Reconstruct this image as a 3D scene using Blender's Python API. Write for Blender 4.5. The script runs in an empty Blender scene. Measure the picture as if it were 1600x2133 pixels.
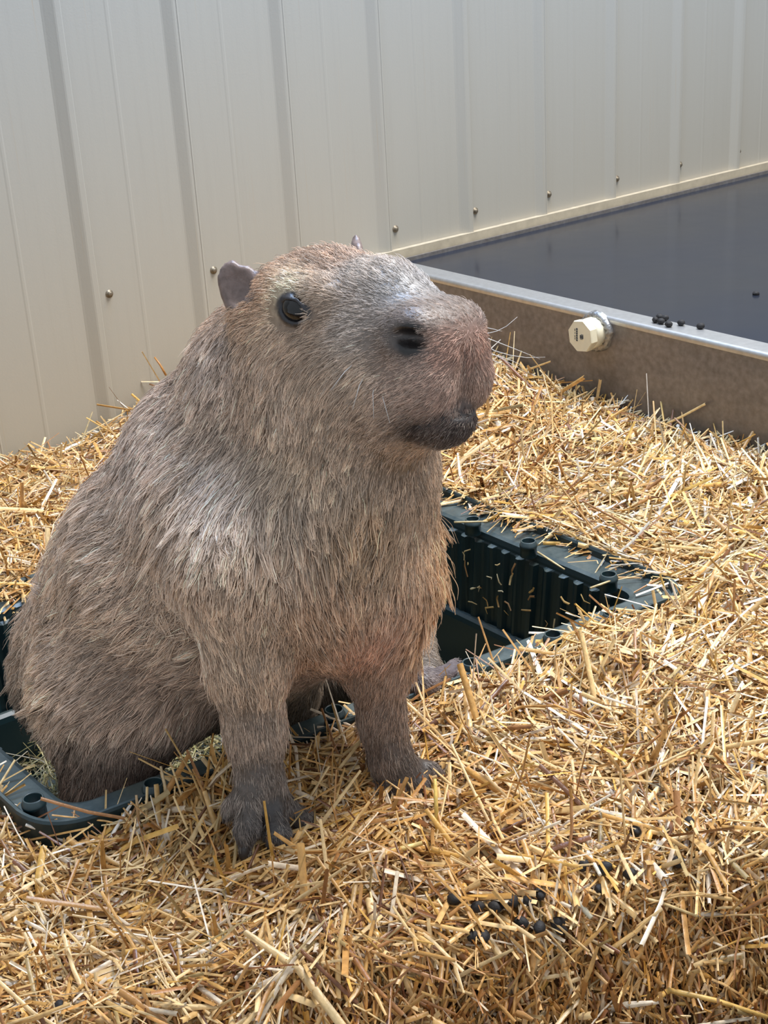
import bpy, math, random
import numpy as np
from mathutils import Matrix, Vector, kdtree

rng = np.random.default_rng(7)
random.seed(7)
scene = bpy.context.scene
COL = scene.collection

# ------------------------------------------------------------------ camera
F_PX, CX, CY = 2972.7, 800.0, 1066.5
CAM = np.array([0.0, 0.0, 1.25])
YAW, PITCH, ROLL = [math.radians(a) for a in (37.72, 23.04, -3.42)]
_fwd = np.array([math.sin(YAW) * math.cos(PITCH), math.cos(YAW) * math.cos(PITCH), -math.sin(PITCH)])
_rt = np.array([math.cos(YAW), -math.sin(YAW), 0.0])
_up = np.cross(_rt, _fwd)
_r2 = math.cos(ROLL) * _rt + math.sin(ROLL) * _up
_u2 = -math.sin(ROLL) * _rt + math.cos(ROLL) * _up
RM = np.array([_r2, -_u2, _fwd])
cam_d = bpy.data.cameras.new('camera')
cam_d.sensor_fit = 'VERTICAL'
cam_d.sensor_height = 36.0
cam_d.lens = F_PX / 2133.0 * 36.0
cam_d.clip_start = 0.05
cam = bpy.data.objects.new('camera', cam_d)
COL.objects.link(cam)
cam.matrix_world = Matrix(((_r2[0], _u2[0], -_fwd[0], CAM[0]), (_r2[1], _u2[1], -_fwd[1], CAM[1]),
                           (_r2[2], _u2[2], -_fwd[2], CAM[2]), (0, 0, 0, 1)))
scene.camera = cam

# ------------------------------------------------------------------ world, lights, exposure
world = bpy.data.worlds.new('world')
scene.world = world
world.use_nodes = True
bg = world.node_tree.nodes['Background']
bg.inputs[0].default_value = (0.80, 0.90, 1.0, 1)
bg.inputs[1].default_value = 0.72


def area_light(name, loc, target, size, power, col, size_y=None):
    d = bpy.data.lights.new(name, 'AREA')
    d.energy = power
    d.color = col
    d.size = size
    if size_y:
        d.shape = 'RECTANGLE'
        d.size_y = size_y
    o = bpy.data.objects.new(name, d)
    COL.objects.link(o)
    o.location = loc
    o.rotation_euler = (Vector(target) - Vector(loc)).to_track_quat('-Z', 'Y').to_euler()
    return o


area_light('roof_window', (2.35, 1.15, 3.7), (1.1, 1.2, 0.4), 1.5, 176, (1.0, 0.985, 0.96))
area_light('roof_skylight', (1.5, 2.0, 3.4), (1.0, 1.3, 0.5), 0.7, 52, (0.28, 0.54, 1.0))
vs = scene.view_settings
vs.view_transform = 'Standard'
vs.look = 'None'
vs.exposure = 0.2
vs.gamma = 1.0
vs.use_curve_mapping = False


# ------------------------------------------------------------------ helpers
def ray(x, y):
    return RM.T @ np.array([(x - CX) / F_PX, (y - CY) / F_PX, 1.0])


def on_y(x, y, Y):
    d = ray(x, y)
    return CAM + d * ((Y - CAM[1]) / d[1])


def on_x(x, y, X):
    d = ray(x, y)
    return CAM + d * ((X - CAM[0]) / d[0])


def on_z(x, y, Z):
    d = ray(x, y)
    return CAM + d * ((Z - CAM[2]) / d[2])


def depth(p):
    return float(_fwd @ (np.asarray(p) - CAM))


def idir(dx, dy, dz=0.0):
    v = RM.T @ np.array([dx, dy, dz], float)
    return v / np.linalg.norm(v)


def lin(r, g, b):
    return np.array([((c / 255.0) / 12.92 if c / 255.0 <= 0.04045 else ((c / 255.0 + 0.055) / 1.055) ** 2.4) for c in (r, g, b)])


def tag(o, label=None, cat=None, group=None, kind=None):
    for k, v in (('label', label), ('category', cat), ('group', group), ('kind', kind)):
        if v:
            o[k] = v
    return o


def empty(name, loc=(0, 0, 0)):
    o = bpy.data.objects.new(name, None)
    o.empty_display_size = 0.05
    o.location = loc
    COL.objects.link(o)
    return o


def link(name, me, mat=None, parent=None, smooth=True, loc=None):
    o = bpy.data.objects.new(name, me)
    COL.objects.link(o)
    if mat is not None and len(me.materials) == 0:
        me.materials.append(mat)
    if smooth and isinstance(me, bpy.types.Mesh):
        me.polygons.foreach_set('use_smooth', [True] * len(me.polygons))
    if loc is not None:
        o.location = loc
    if parent is not None:
        o.parent = parent
        o.matrix_parent_inverse = Matrix.Translation(parent.location).inverted()
    return o


def mesh(name, verts, faces):
    me = bpy.data.meshes.new(name)
    me.from_pydata([tuple(map(float, v)) for v in verts], [], [tuple(map(int, f)) for f in faces])
    me.update()
    return me


def np_mesh(name, V, Q):
    """quads (n,4) from numpy, quickly"""
    me = bpy.data.meshes.new(name)
    n, k = Q.shape
    me.vertices.add(len(V))
    me.vertices.foreach_set('co', V.astype(np.float32).ravel())
    me.loops.add(n * k)
    me.loops.foreach_set('vertex_index', Q.astype(np.int32).ravel())
    me.polygons.add(n)
    me.polygons.foreach_set('loop_start', np.arange(0, n * k, k, dtype=np.int32))
    me.polygons.foreach_set('loop_total', np.full(n, k, dtype=np.int32))
    me.update(calc_edges=True)
    me.validate()
    return me


def set_col(me, cols, name='Col'):
    a = me.attributes.new(name, 'FLOAT_COLOR', 'POINT')
    c = np.ones((len(cols), 4), np.float32)
    c[:, :3] = cols
    a.data.foreach_set('color', c.ravel())


def box_vf(x0, x1, y0, y1, z0, z1):
    v = [(x, y, z) for x in (x0, x1) for y in (y0, y1) for z in (z0, z1)]
    f = [(0, 1, 3, 2), (4, 6, 7, 5), (0, 4, 5, 1), (2, 3, 7, 6), (0, 2, 6, 4), (1, 5, 7, 3)]
    return v, f


def lathe(profile, n=24):
    """profile [(r,z)...] around z"""
    v, f = [], []
    for r, z in profile:
        for i in range(n):
            a = 2 * math.pi * i / n
            v.append((r * math.cos(a), r * math.sin(a), z))
    for j in range(len(profile) - 1):
        for i in range(n):
            f.append((j * n + i, j * n + (i + 1) % n, (j + 1) * n + (i + 1) % n, (j + 1) * n + i))
    return v, f


def tube(pts, radii, n=6):
    pts = [np.asarray(p, float) for p in pts]
    v, f = [], []
    for i, p in enumerate(pts):
        t = pts[min(i + 1, len(pts) - 1)] - pts[max(i - 1, 0)]
        t = t / np.linalg.norm(t)
        a = np.cross(t, [0.3, 0.2, 0.9])
        a /= np.linalg.norm(a)
        b = np.cross(t, a)
        for k in range(n):
            q = 2 * math.pi * k / n
            v.append(p + radii[i] * (math.cos(q) * a + math.sin(q) * b))
    for i in range(len(pts) - 1):
        for k in range(n):
            f.append((i * n + k, i * n + (k + 1) % n, (i + 1) * n + (k + 1) % n, (i + 1) * n + k))
    f.append(tuple(range(n - 1, -1, -1)))
    f.append(tuple((len(pts) - 1) * n + k for k in range(n)))
    return v, f


# ------------------------------------------------------------------ materials
class NT:
    def __init__(self, name):
        self.m = bpy.data.materials.new(name)
        self.m.use_nodes = True
        self.t = self.m.node_tree
        self.b = self.t.nodes['Principled BSDF']

    def n(self, typ, **kw):
        x = self.t.nodes.new(typ)
        for k, v in kw.items():
            if k.startswith('i_'):
                key = k[2:]
                x.inputs[int(key) if key.isdigit() else key.replace('_', ' ')].default_value = v
            else:
                setattr(x, k, v)
        return x

    def l(self, a, b):
        self.t.links.new(a, b)

    def set(self, **kw):
        for k, v in kw.items():
            self.b.inputs[k.replace('_', ' ')].default_value = v

    def ramp(self, fac, stops):
        r = self.n('ShaderNodeValToRGB')
        el = r.color_ramp.elements
        while len(el) < len(stops):
            el.new(0.5)
        for e, (p, c) in zip(el, stops):
            e.position = p
            e.color = tuple(c) + (1,) if len(c) == 3 else c
        self.l(fac, r.inputs[0])
        return r.outputs[0]

    def noise(self, scale, coord=None, detail=4, rough=0.55, mscale=None):
        x = self.n('ShaderNodeTexNoise')
        x.inputs['Scale'].default_value = scale
        x.inputs['Detail'].default_value = detail
        x.inputs['Roughness'].default_value = rough
        if coord is None:
            coord = self.n('ShaderNodeTexCoord').outputs['Object']
        if mscale:
            mp = self.n('ShaderNodeMapping')
            mp.inputs['Scale'].default_value = mscale
            self.l(coord, mp.inputs[0])
            coord = mp.outputs[0]
        self.l(coord, x.inputs['Vector'])
        return x.outputs['Fac']

    def mix(self, fac, a, b, mode='MIX'):
        x = self.n('ShaderNodeMix', data_type='RGBA', blend_type=mode)
        for s, v in ((x.inputs[0], fac), (x.inputs[6], a), (x.inputs[7], b)):
            if isinstance(v, (int, float)):
                s.default_value = v
            elif isinstance(v, (tuple, list, np.ndarray)):
                s.default_value = tuple(v)[:3] + (1,)
            else:
                self.l(v, s)
        return x.outputs[2]

    def bump(self, h, strength=0.3, dist=0.002):
        x = self.n('ShaderNodeBump')
        x.inputs['Strength'].default_value = strength
        x.inputs['Distance'].default_value = dist
        self.l(h, x.inputs['Height'])
        self.l(x.outputs[0], self.b.inputs['Normal'])


def wall_material():
    m = NT('painted_steel_panel')
    base = lin(155, 156, 154)
    st = m.noise(6.0, mscale=(14, 1, 0.35), detail=6, rough=0.65)
    c1 = m.ramp(st, [(0.0, base * 0.86), (0.45, base), (1.0, base * 1.04)])
    # rusty run-down dirt streaks, narrow and vertical
    st2 = m.noise(9.0, mscale=(26, 1, 0.22), detail=3, rough=0.5)
    f2 = m.ramp(st2, [(0.0, (0, 0, 0)), (0.66, (0, 0, 0)), (0.74, (0.42, 0.42, 0.42)), (1.0, (0.5, 0.5, 0.5))])
    c2 = m.mix(f2, c1, lin(160, 138, 108))
    # lighter tan tint, stronger towards the foot of the sheets
    sep = m.n('ShaderNodeSeparateXYZ')
    m.l(m.n('ShaderNodeTexCoord').outputs['Object'], sep.inputs[0])
    mr = m.n('ShaderNodeMapRange', i_From_Min=1.15, i_From_Max=0.35, i_To_Min=0.0, i_To_Max=0.62)
    m.l(sep.outputs[2], mr.inputs[0])
    c3 = m.mix(mr.outputs[0], c2, lin(186, 170, 142))
    m.l(c3, m.b.inputs['Base Color'])
    m.set(Roughness=0.42)
    m.b.inputs['Specular IOR Level'].default_value = 0.35
    m.bump(m.noise(260, detail=2), 0.12, 0.001)
    return m.m


def simple(name, col, rough=0.6, metal=0.0, nscale=None, namp=0.3, bump=0.0, spec=0.5):
    m = NT(name)
    col = np.asarray(col, float)
    if nscale:
        nz = m.noise(nscale, detail=5)
        m.l(m.ramp(nz, [(0.25, np.clip(col * (1 - namp), 0, 1)), (0.75, np.clip(col * (1 + namp), 0, 1))]), m.b.inputs['Base Color'])
        if bump:
            m.bump(nz, bump, 0.002)
    else:
        m.set(Base_Color=tuple(col) + (1,))
    m.set(Roughness=rough, Metallic=metal)
    m.b.inputs['Specular IOR Level'].default_value = spec
    return m.m


def attr_material(name, rough=0.7, spec=0.3, nscale=None, transl=0.0):
    m = NT(name)
    a = m.n('ShaderNodeAttribute', attribute_name='Col')
    src = a.outputs['Color']
    if nscale:
        nz = m.noise(nscale, detail=4)
        src = m.mix(1.0, src, m.ramp(nz, [(0.25, (0.66, 0.63, 0.60)), (0.7, (1.12, 1.12, 1.12))]), 'MULTIPLY')
        m.bump(nz, 0.5, 0.002)
    m.l(src, m.b.inputs['Base Color'])
    m.set(Roughness=rough)
    m.b.inputs['Specular IOR Level'].default_value = spec
    return m.m


M_WALL = wall_material()
M_FLASH = simple('dusty_flashing', lin(178, 164, 140), 0.7, nscale=40, namp=0.15)
M_SCREW = simple('weathered_screw', lin(128, 116, 98), 0.5, 0.6, nscale=300)
M_CONC = simple('concrete', lin(120, 112, 102), 0.9, nscale=20)


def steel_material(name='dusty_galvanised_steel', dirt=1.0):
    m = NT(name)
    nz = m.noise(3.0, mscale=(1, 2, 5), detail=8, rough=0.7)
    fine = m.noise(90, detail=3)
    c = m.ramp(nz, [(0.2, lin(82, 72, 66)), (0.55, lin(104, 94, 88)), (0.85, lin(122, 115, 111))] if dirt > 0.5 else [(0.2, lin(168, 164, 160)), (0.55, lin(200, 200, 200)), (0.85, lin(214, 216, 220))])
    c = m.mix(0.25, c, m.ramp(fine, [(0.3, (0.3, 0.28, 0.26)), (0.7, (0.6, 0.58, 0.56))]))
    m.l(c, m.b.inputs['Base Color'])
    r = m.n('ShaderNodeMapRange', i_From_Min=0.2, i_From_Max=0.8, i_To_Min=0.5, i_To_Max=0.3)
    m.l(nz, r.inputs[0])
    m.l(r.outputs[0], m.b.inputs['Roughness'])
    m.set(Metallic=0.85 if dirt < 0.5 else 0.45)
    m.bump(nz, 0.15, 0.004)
    return m.m


def water_material():
    m = NT('murky_water')
    nz = m.noise(2.2, detail=3)
    m.l(m.ramp(nz, [(0.3, lin(26, 33, 48)), (0.7, lin(38, 40, 46))]), m.b.inputs['Base Color'])
    m.set(Roughness=0.16, IOR=1.33)
    m.bump(m.noise(9, detail=2), 0.05, 0.01)
    return m.m


def plastic_material():
    m = NT('dusty_dark_green_plastic')
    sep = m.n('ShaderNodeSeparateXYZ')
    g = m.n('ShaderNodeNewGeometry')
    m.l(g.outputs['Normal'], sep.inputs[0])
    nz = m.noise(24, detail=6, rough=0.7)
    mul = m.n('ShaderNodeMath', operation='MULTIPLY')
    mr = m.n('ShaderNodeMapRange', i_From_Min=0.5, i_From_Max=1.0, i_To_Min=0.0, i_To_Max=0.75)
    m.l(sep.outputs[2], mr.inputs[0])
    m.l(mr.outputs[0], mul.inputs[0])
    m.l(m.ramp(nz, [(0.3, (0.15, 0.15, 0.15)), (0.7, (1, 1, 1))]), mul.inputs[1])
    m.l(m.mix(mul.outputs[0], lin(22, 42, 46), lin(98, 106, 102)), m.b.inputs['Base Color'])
    m.set(Roughness=0.38)
    m.bump(nz, 0.1, 0.002)
    return m.m


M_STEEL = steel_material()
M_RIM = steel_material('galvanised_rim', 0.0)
M_WATER = water_material()
M_PLAST = plastic_material()
M_PVC = simple('cream_pvc', lin(226, 216, 188), 0.45, nscale=60, namp=0.06)
M_PRINT = simple('grey_print', lin(70, 74, 78), 0.6, nscale=500, namp=0.3)
M_WELD = simple('weld_metal', lin(160, 158, 156), 0.4, 0.8, nscale=130, namp=0.5, bump=0.9)
M_DROP = simple('dropping_black', lin(30, 26, 25), 0.7, nscale=300, namp=0.4, bump=0.5)
M_STRAW = attr_material('straw_stalk', 0.38, 0.5, nscale=110)
M_STRAWBASE = NT('straw_litter')
_n1 = M_STRAWBASE.noise(160, mscale=(1, 0.4, 1), detail=5, rough=0.7)
M_STRAWBASE.l(M_STRAWBASE.ramp(_n1, [(0.25, lin(70, 44, 24)), (0.6, lin(134, 92, 50)), (0.85, lin(196, 150, 92))]), M_STRAWBASE.b.inputs['Base Color'])
M_STRAWBASE.bump(_n1, 0.9, 0.008)
M_STRAWBASE.set(Roughness=0.9)
M_STRAWBASE = M_STRAWBASE.m

# ------------------------------------------------------------------ floor and ribbed steel wall
WY = 2.352
v, f = box_vf(-2.0, 5.8, -1.2, 2.36, -0.05, 0.0)
fl = link('floor', mesh('floor', v, f), M_CONC, smooth=False)
tag(fl, 'concrete floor under the straw bedding', 'floor', kind='structure')

PITCHX = 0.2315
RIB0 = 1.150          # left foot of the rib next to the first screw


def panel_mesh(n_rib=4):
    prof = [(0.0, 0.0)]
    for k in range(n_rib):
        x = k * PITCHX
        for dx, dy in ((0.000, 0.0), (0.003, 0.0007), (0.020, 0.0080), (0.023, 0.0088), (0.0275, 0.0088), (0.0285, 0.0078), (0.0295, 0.0088), (0.0310, 0.0088), (0.0325, 0.0082),
                       (0.0345, 0.0007), (0.0360, 0.0), (0.120, 0.0), (0.123, 0.0006), (0.127, 0.0006), (0.130, 0.0)):
            prof.append((x + dx, dy))
    prof.append((n_rib * PITCHX, 0.0))
    # lap edge: one more rib flank over the neighbour
    x = n_rib * PITCHX
    for dx, dy in ((0.001, 0.0004), (0.004, 0.0015), (0.020, 0.0088), (0.023, 0.0096), (0.0325, 0.0096), (0.034, 0.0088)):
        prof.append((x + dx, dy))
    zs = [0.0, 0.6, 1.2, 2.4]
    V, Fc = [], []
    for z in zs:
        for px, dy in prof:
            V.append((px, -dy, z))
    n = len(prof)
    for j in range(len(zs) - 1):
        for i in range(n - 1):
            Fc.append((j * n + i, j * n + i + 1, (j + 1) * n + i + 1, (j + 1) * n + i))
    return mesh('panel', V, Fc)


wall = empty('wall_back', (RIB0 - 8 * PITCHX, WY, 0))
tag(wall, 'pale ribbed metal sheet wall behind the animal', 'wall', kind='structure')
pm = panel_mesh()
for k in range(7):
    link('panel', pm, M_WALL, wall, smooth=False, loc=(RIB0 + (k * 4 - 8) * PITCHX, WY, 0))
# screws with domed hex heads and washers on the flats beside each rib
sv, sf = lathe([(0.0, 0.0062), (0.0022, 0.0062), (0.0040, 0.0055), (0.0046, 0.0045), (0.0046, 0.0018), (0.0075, 0.0014), (0.0080, 0.0)], 12)
scm = mesh('screw', sv, sf)
for i in range(-8, 20):
    o = link('screw', scm, M_SCREW, wall, loc=(1.208 + 0.2290 * i, WY, 0.6155))
    o.rotation_euler = (math.pi / 2, 0, 0)
# drip streak under an old hole high on the sheet
p = on_y(1270, 180, WY)
v, f = box_vf(-0.0022, 0.0022, -0.0012, 0.001, -0.075, 0.075)
link('rust_streak', mesh('rust_streak', v, f), simple('rust', lin(142, 134, 120), 0.8, nscale=200, namp=0.3), wall, smooth=False, loc=(p[0], WY, p[2]))

v, f = box_vf(1.82, 4.4, -0.014, 0.0, 0.552, 0.573)
tr = link('trim_1', mesh('trim_1', v, f), M_FLASH, smooth=False, loc=(0, WY - 0.0005, 0))
tag(tr, 'dusty tan flashing strip along the wall foot above the tank', 'trim', kind='structure')

# ------------------------------------------------------------------ steel tank with water, plug
TX, RIMZ = 1.800, 0.568
tank = empty('steel_tank', (TX, 1.3, 0))
tag(tank, 'large galvanised steel water tank standing against the ribbed wall', 'tank')
Y0, Y1, X1 = 0.25, 2.33, 4.1


def extrude_y(prof, y0, y1, ny=2):
    V, Fc = [], []
    n = len(prof)
    for j in range(ny):
        y = y0 + (y1 - y0) * j / (ny - 1)
        for x, z in prof:
            V.append((x, y, z))
    for j in range(ny - 1):
        for i in range(n - 1):
            Fc.append((j * n + i, j * n + i + 1, (j + 1) * n + i + 1, (j + 1) * n + i))
    return V, Fc


rim_prof = [(TX + 0.006, RIMZ - 0.016), (TX + 0.001, RIMZ - 0.012)]
# near side: outer sheet with a shallow swage, rolled top edge and inward flange
arc = [(TX + 0.007 - 0.007 * math.cos(a), RIMZ - 0.007 + 0.007 * math.sin(a)) for a in np.linspace(0, math.pi / 2, 8)]
prof = [(TX + 0.012, 0.0), (TX + 0.012, 0.12), (TX + 0.012, 0.30), (TX + 0.010, 0.36), (TX + 0.004, 0.44), (TX + 0.002, 0.50), (TX + 0.002, RIMZ - 0.009)]
v, f = extrude_y(prof, Y0, Y1, 12)
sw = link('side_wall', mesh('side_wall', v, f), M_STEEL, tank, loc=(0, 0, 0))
sw.data.set_sharp_from_angle(angle=math.radians(24))
v, f = extrude_y(rim_prof + arc + [(TX + 0.046, RIMZ), (TX + 0.048, RIMZ - 0.003), (TX + 0.046, RIMZ - 0.03), (TX + 0.020, RIMZ - 0.04), (TX + 0.02, 0.02)], Y0, Y1, 12)
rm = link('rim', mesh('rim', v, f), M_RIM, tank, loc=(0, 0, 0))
rm.data.set_sharp_from_angle(angle=math.radians(24))
v, f = [], []
for b in (box_vf(TX + 0.02, X1, Y0, Y0 + 0.006, 0.0, RIMZ), box_vf(TX + 0.02, X1, Y1 - 0.006, Y1, 0.0, RIMZ - 0.012),
          box_vf(X1 - 0.006, X1, Y0, Y1, 0.0, RIMZ), box_vf(TX + 0.02, X1, Y0, Y1, 0.01, 0.02)):
    o = len(v)
    v += b[0]
    f += [tuple(i + o for i in q) for q in b[1]]
link('inner_shell', mesh('inner_shell', v, f), M_STEEL, tank, smooth=False, loc=(0, 0, 0))
v, f = box_vf(TX + 0.02, X1, Y0, Y0 + 0.045, RIMZ - 0.004, RIMZ)
link('end_rim', mesh('end_rim', v, f), M_STEEL, tank, smooth=False, loc=(0, 0, 0))
WZ = RIMZ - 0.020
v, f = box_vf(TX + 0.0205, X1 - 0.006, Y0 + 0.006, Y1 - 0.006, WZ - 0.3, WZ)
wt = link('water', mesh('water', v, f), M_WATER, smooth=False)
tag(wt, 'dark murky water filling the steel tank up to its rim', 'water', kind='stuff')

# drain fitting: welded collar, pipe, octagonal threaded plug
pc = on_x(1243, 690, TX)
fit = empty('drain_fitting', tuple(pc))
fit.parent = tank
fit.matrix_parent_inverse = Matrix.Translation(tank.location).inverted()


def axis_part(name, prof, mat, n=24, rot=0.0, smooth=True):
    v, f = lathe(prof, n)
    c, s = math.cos(rot), math.sin(rot)
    v = [(-z, c * x - s * y, s * x + c * y) for x, y, z in v]
    me = mesh(name, [tuple(np.array(q) + pc) for q in v], f)
    me.materials.append(mat)
    return link(name, me, None, fit, smooth=smooth, loc=(0, 0, 0))


fit.location = tuple(pc)
vv, ff = lathe([(0.0, 0.004), (0.022, 0.006), (0.031, 0.008), (0.036, 0.005), (0.037, -0.004)], 40)
vv = [np.array((-z - (0.0022 * math.sin(17 * math.atan2(y, x)) if z > 0.003 else 0), x * (1 + 0.05 * math.sin(5 * math.atan2(y, x))), y)) + pc for x, y, z in vv]
link('weld_collar', mesh('weld_collar', vv, ff), M_WELD, fit, loc=(0, 0, 0))
axis_part('pipe_socket', [(0.0, 0.002), (0.0272, 0.002), (0.0275, 0.018), (0.0270, 0.026), (0.0, 0.026)], M_PVC, 32)
plug = axis_part('plug', [(0.0, 0.0255), (0.0262, 0.0255), (0.0290, 0.0275), (0.0295, 0.040), (0.0285, 0.0425), (0.0, 0.0428)], M_PVC, 8, math.radians(14), smooth=False)
# barcode-like print on the face of the plug (face lies at x = pc.x - 0.0428)
pv, pf = [], []


def mark(y0, y1, z0, z1):
    b = box_vf(pc[0] - 0.0432, pc[0] - 0.0426, pc[1] + y0, pc[1] + y1, pc[2] + z0, pc[2] + z1)
    o = len(pv)
    pv.extend(b[0])
    pf.extend([tuple(i + o for i in q) for q in b[1]])


for k in range(6):                       # upright bar of blocks
    mark(0.0050, 0.0085, 0.0105 - 0.0040 * k, 0.0137 - 0.0040 * k)
for k, (w, h) in enumerate(((0.9, 0.004), (0.6, 0.003), (1.0, 0.0022), (0.7, 0.004))):
    mark(0.0108, 0.0108 + 0.0014 * w, 0.008 - 0.0052 * k, 0.008 - 0.0052 * k + h)
mark(-0.0085, -0.0005, -0.0030, 0.0028)
mark(-0.0085, -0.0030, 0.0036, 0.0045)
mark(-0.0070, -0.0008, -0.0046, -0.0038)
me = mesh('printed_mark', pv, pf)
me.materials.append(M_PRINT)
link('printed_mark', me, None, fit, smooth=False, loc=(0, 0, 0))

# ------------------------------------------------------------------ dark plastic tub sunk in the straw
TUBC = np.array([[0.460, 1.205, 0.372], [1.412, 1.128, 0.350], [1.405, 1.815, 0.355], [0.455, 1.825, 0.368]])  # outer rim corners, CCW from near left
tub = empty('plastic_tub', (0.93, 1.5, 0.08))
tag(tub, 'dark green plastic tub sunk in the straw with pegged rim', 'tub')


def tub_ring(inset, dz, rad, me_edge=110, na=9, wave=0.0):
    pts = []
    C = TUBC[:, :2]
    ins = []
    for i in range(4):
        a, b, c = C[i - 1], C[i], C[(i + 1) % 4]
        u = (a - b) / np.linalg.norm(a - b)
        w = (c - b) / np.linalg.norm(c - b)
        ins.append(b + (u + w) * inset)
    for i in range(4):
        b, c, d = ins[i], ins[(i + 1) % 4], ins[(i + 2) % 4]
        e = (c - b) / np.linalg.norm(c - b)
        L = np.linalg.norm(c - b)
        inn = np.array([-e[1], e[0]])
        for k in range(me_edge):
            s = rad + (L - 2 * rad) * k / (me_edge - 1)
            off = 0.0
            if wave:
                ph = (s / 0.030) % 1.0
                off = wave * min(1, max(0, 2.2 - abs(ph - 0.5) * 8)) * (1 if 2 < k < me_edge - 3 else 0)
            pts.append(b + e * s + inn * off)
        e2 = (d - c) / np.linalg.norm(d - c)
        p0 = c - e * rad
        p2 = c + e2 * rad
        for k in range(1, na + 1):
            t = k / (na + 1)
            pts.append((1 - t) ** 2 * p0 + 2 * t * (1 - t) * (c * 0.85 + (p0 + p2) * 0.075) + t * t * p2)
    out = []
    for q in pts:
        # rim plane: bilinear from the corners
        sx = np.clip((q[0] - 0.46) / 0.93, 0, 1)
        sy = np.clip((q[1] - 1.2) / 0.66, 0, 1)
        z = (TUBC[0, 2] * (1 - sx) + TUBC[1, 2] * sx) * (1 - sy) + (TUBC[3, 2] * (1 - sx) + TUBC[2, 2] * sx) * sy
        out.append((q[0], q[1], z + dz))
    return out


rings = [(0.002, -0.085, 0.055, 0), (0.0, -0.006, 0.06, 0), (0.0, 0.010, 0.06, 0), (0.0015, 0.013, 0.06, 0), (0.005, 0.013, 0.058, 0), (0.0075, 0.010, 0.056, 0), (0.009, 0.001, 0.055, 0),
         (0.014, -0.001, 0.05, 0), (0.050, -0.001, 0.03, 0), (0.056, -0.004, 0.028, 0), (0.058, -0.012, 0.026, 0), (0.0585, -0.016, 0.026, 0.0), (0.0595, -0.019, 0.026, 0.007), (0.066, -0.150, 0.026, 0.007),
         (0.067, -0.153, 0.026, 0.0), (0.070, -0.149, 0.026, 0), (0.077, -0.148, 0.026, 0), (0.082, -0.152, 0.026, 0), (0.084, -0.160, 0.026, 0), (0.092, -0.262, 0.03, 0), (0.100, -0.270, 0.03, 0), (0.26, -0.272, 0.02, 0)]
V, Fc = [], []
for ins_, dz, rad, wv in rings:
    V += tub_ring(ins_, dz, rad, wave=wv)
n = len(V) // len(rings)
for j in range(len(rings) - 1):
    for i in range(n):
        Fc.append((j * n + i, j * n + (i + 1) % n, (j + 1) * n + (i + 1) % n, (j + 1) * n + i))
Fc.append(tuple((len(rings) - 1) * n + i for i in range(n)))
link('shell', mesh('shell', V, Fc), M_PLAST, tub, smooth=False, loc=(0, 0, 0))
sv, sf = lathe([(0.0128, -0.004), (0.0122, 0.010), (0.0132, 0.0105), (0.0134, 0.0145), (0.0122, 0.0152), (0.0115, 0.0205), (0.0098, 0.0208), (0.0094, 0.0195), (0.0094, 0.006), (0.0, 0.005)], 20)
stm = mesh('peg', sv, sf)
STUDS = [(985, 1096), (1101, 1142), (1268, 1212), (1275, 1294), (1152, 1338), (982, 1397), (697, 1496), (322, 1650), (72, 1682), (880, 1045)]
for px, py in STUDS:
    q = on_z(px, py, 0.366)
    for _ in range(3):
        sx = np.clip((q[0] - 0.46) / 0.93, 0, 1)
        z = TUBC[0, 2] * (1 - sx) + TUBC[1, 2] * sx
        q = on_z(px, py, z + 0.008)
    link('peg', stm, M_PLAST, tub, loc=(q[0], q[1], z))


# ------------------------------------------------------------------ straw
def in_tub(X, Y, inset):
    r = np.ones_like(X, bool)
    C = TUBC[:, :2]
    for i in range(4):
        a, b = C[i], C[(i + 1) % 4]
        e = (b - a) / np.linalg.norm(b - a)
        r &= ((X - a[0]) * (-e[1]) + (Y - a[1]) * e[0]) > inset
    return r


def sm(a, b, x):
    t = np.clip((x - a) / (b - a), 0, 1)
    return t * t * (3 - 2 * t)


_ph = rng.uniform(0, 6.28, (24, 3))
_fr = rng.normal(0, 1, (24, 2))
_fr /= np.linalg.norm(_fr, axis=1, keepdims=True)
_fr *= rng.uniform(7, 42, (24, 1))


def nfield(X, Y, k=0, s=1.0):
    r = np.zeros_like(X)
    for i in range(24):
        r += np.sin(s * (_fr[i, 0] * X + _fr[i, 1] * Y) + _ph[i, k]) / (1 + np.linalg.norm(_fr[i]) / 12)
    return r / 4.0


def straw_h(X, Y):
    X = np.asarray(X, float)
    Y = np.asarray(Y, float)
    h = 0.352 + 0.0 * X
    h = h + (-0.004 + 0.062 * sm(1.05, 1.35, X)) * sm(1.86, 2.30, Y)
    h = h + (0.036 + 0.022 * sm(1.4, 1.9, Y)) * sm(1.42, 1.80, X)
    edge = 1.205 - 0.0796 * (X - 0.445)          # near rim line of the tub
    d = edge - Y
    h = h + 0.006 * np.exp(-((d - 0.045) / 0.05) ** 2) * sm(0.78, 0.95, X)
    h = h - 0.014 * np.exp(-((X - 0.845) / 0.09) ** 2 - ((Y - 1.05) / 0.09) ** 2)
    h = h + 0.010 * np.exp(-((X - 1.15) / 0.22) ** 2 - ((Y - 1.0) / 0.12) ** 2)
    h = h - 0.008 * (1 - sm(0.42, 0.60, X)) * sm(0.95, 1.15, Y) * (1 - sm(1.8, 1.9, Y))
    h = h + 0.014 * np.exp(-((d - 0.03) / 0.05) ** 2) * sm(0.46, 0.6, X) * (1 - sm(0.72, 0.85, X))
    h = h - 0.013 * np.exp(-((d + 0.01) / 0.05) ** 2) * sm(0.86, 0.95, X)
    s = (0.915 - 0.36 * (X - 0.5)) - Y
    h = h - 1.25 * np.where(s > 0, s * s / (s + 0.05), 0)
    h = h + 0.011 * nfield(X, Y)
    return np.maximum(h, 0.03)


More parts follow.
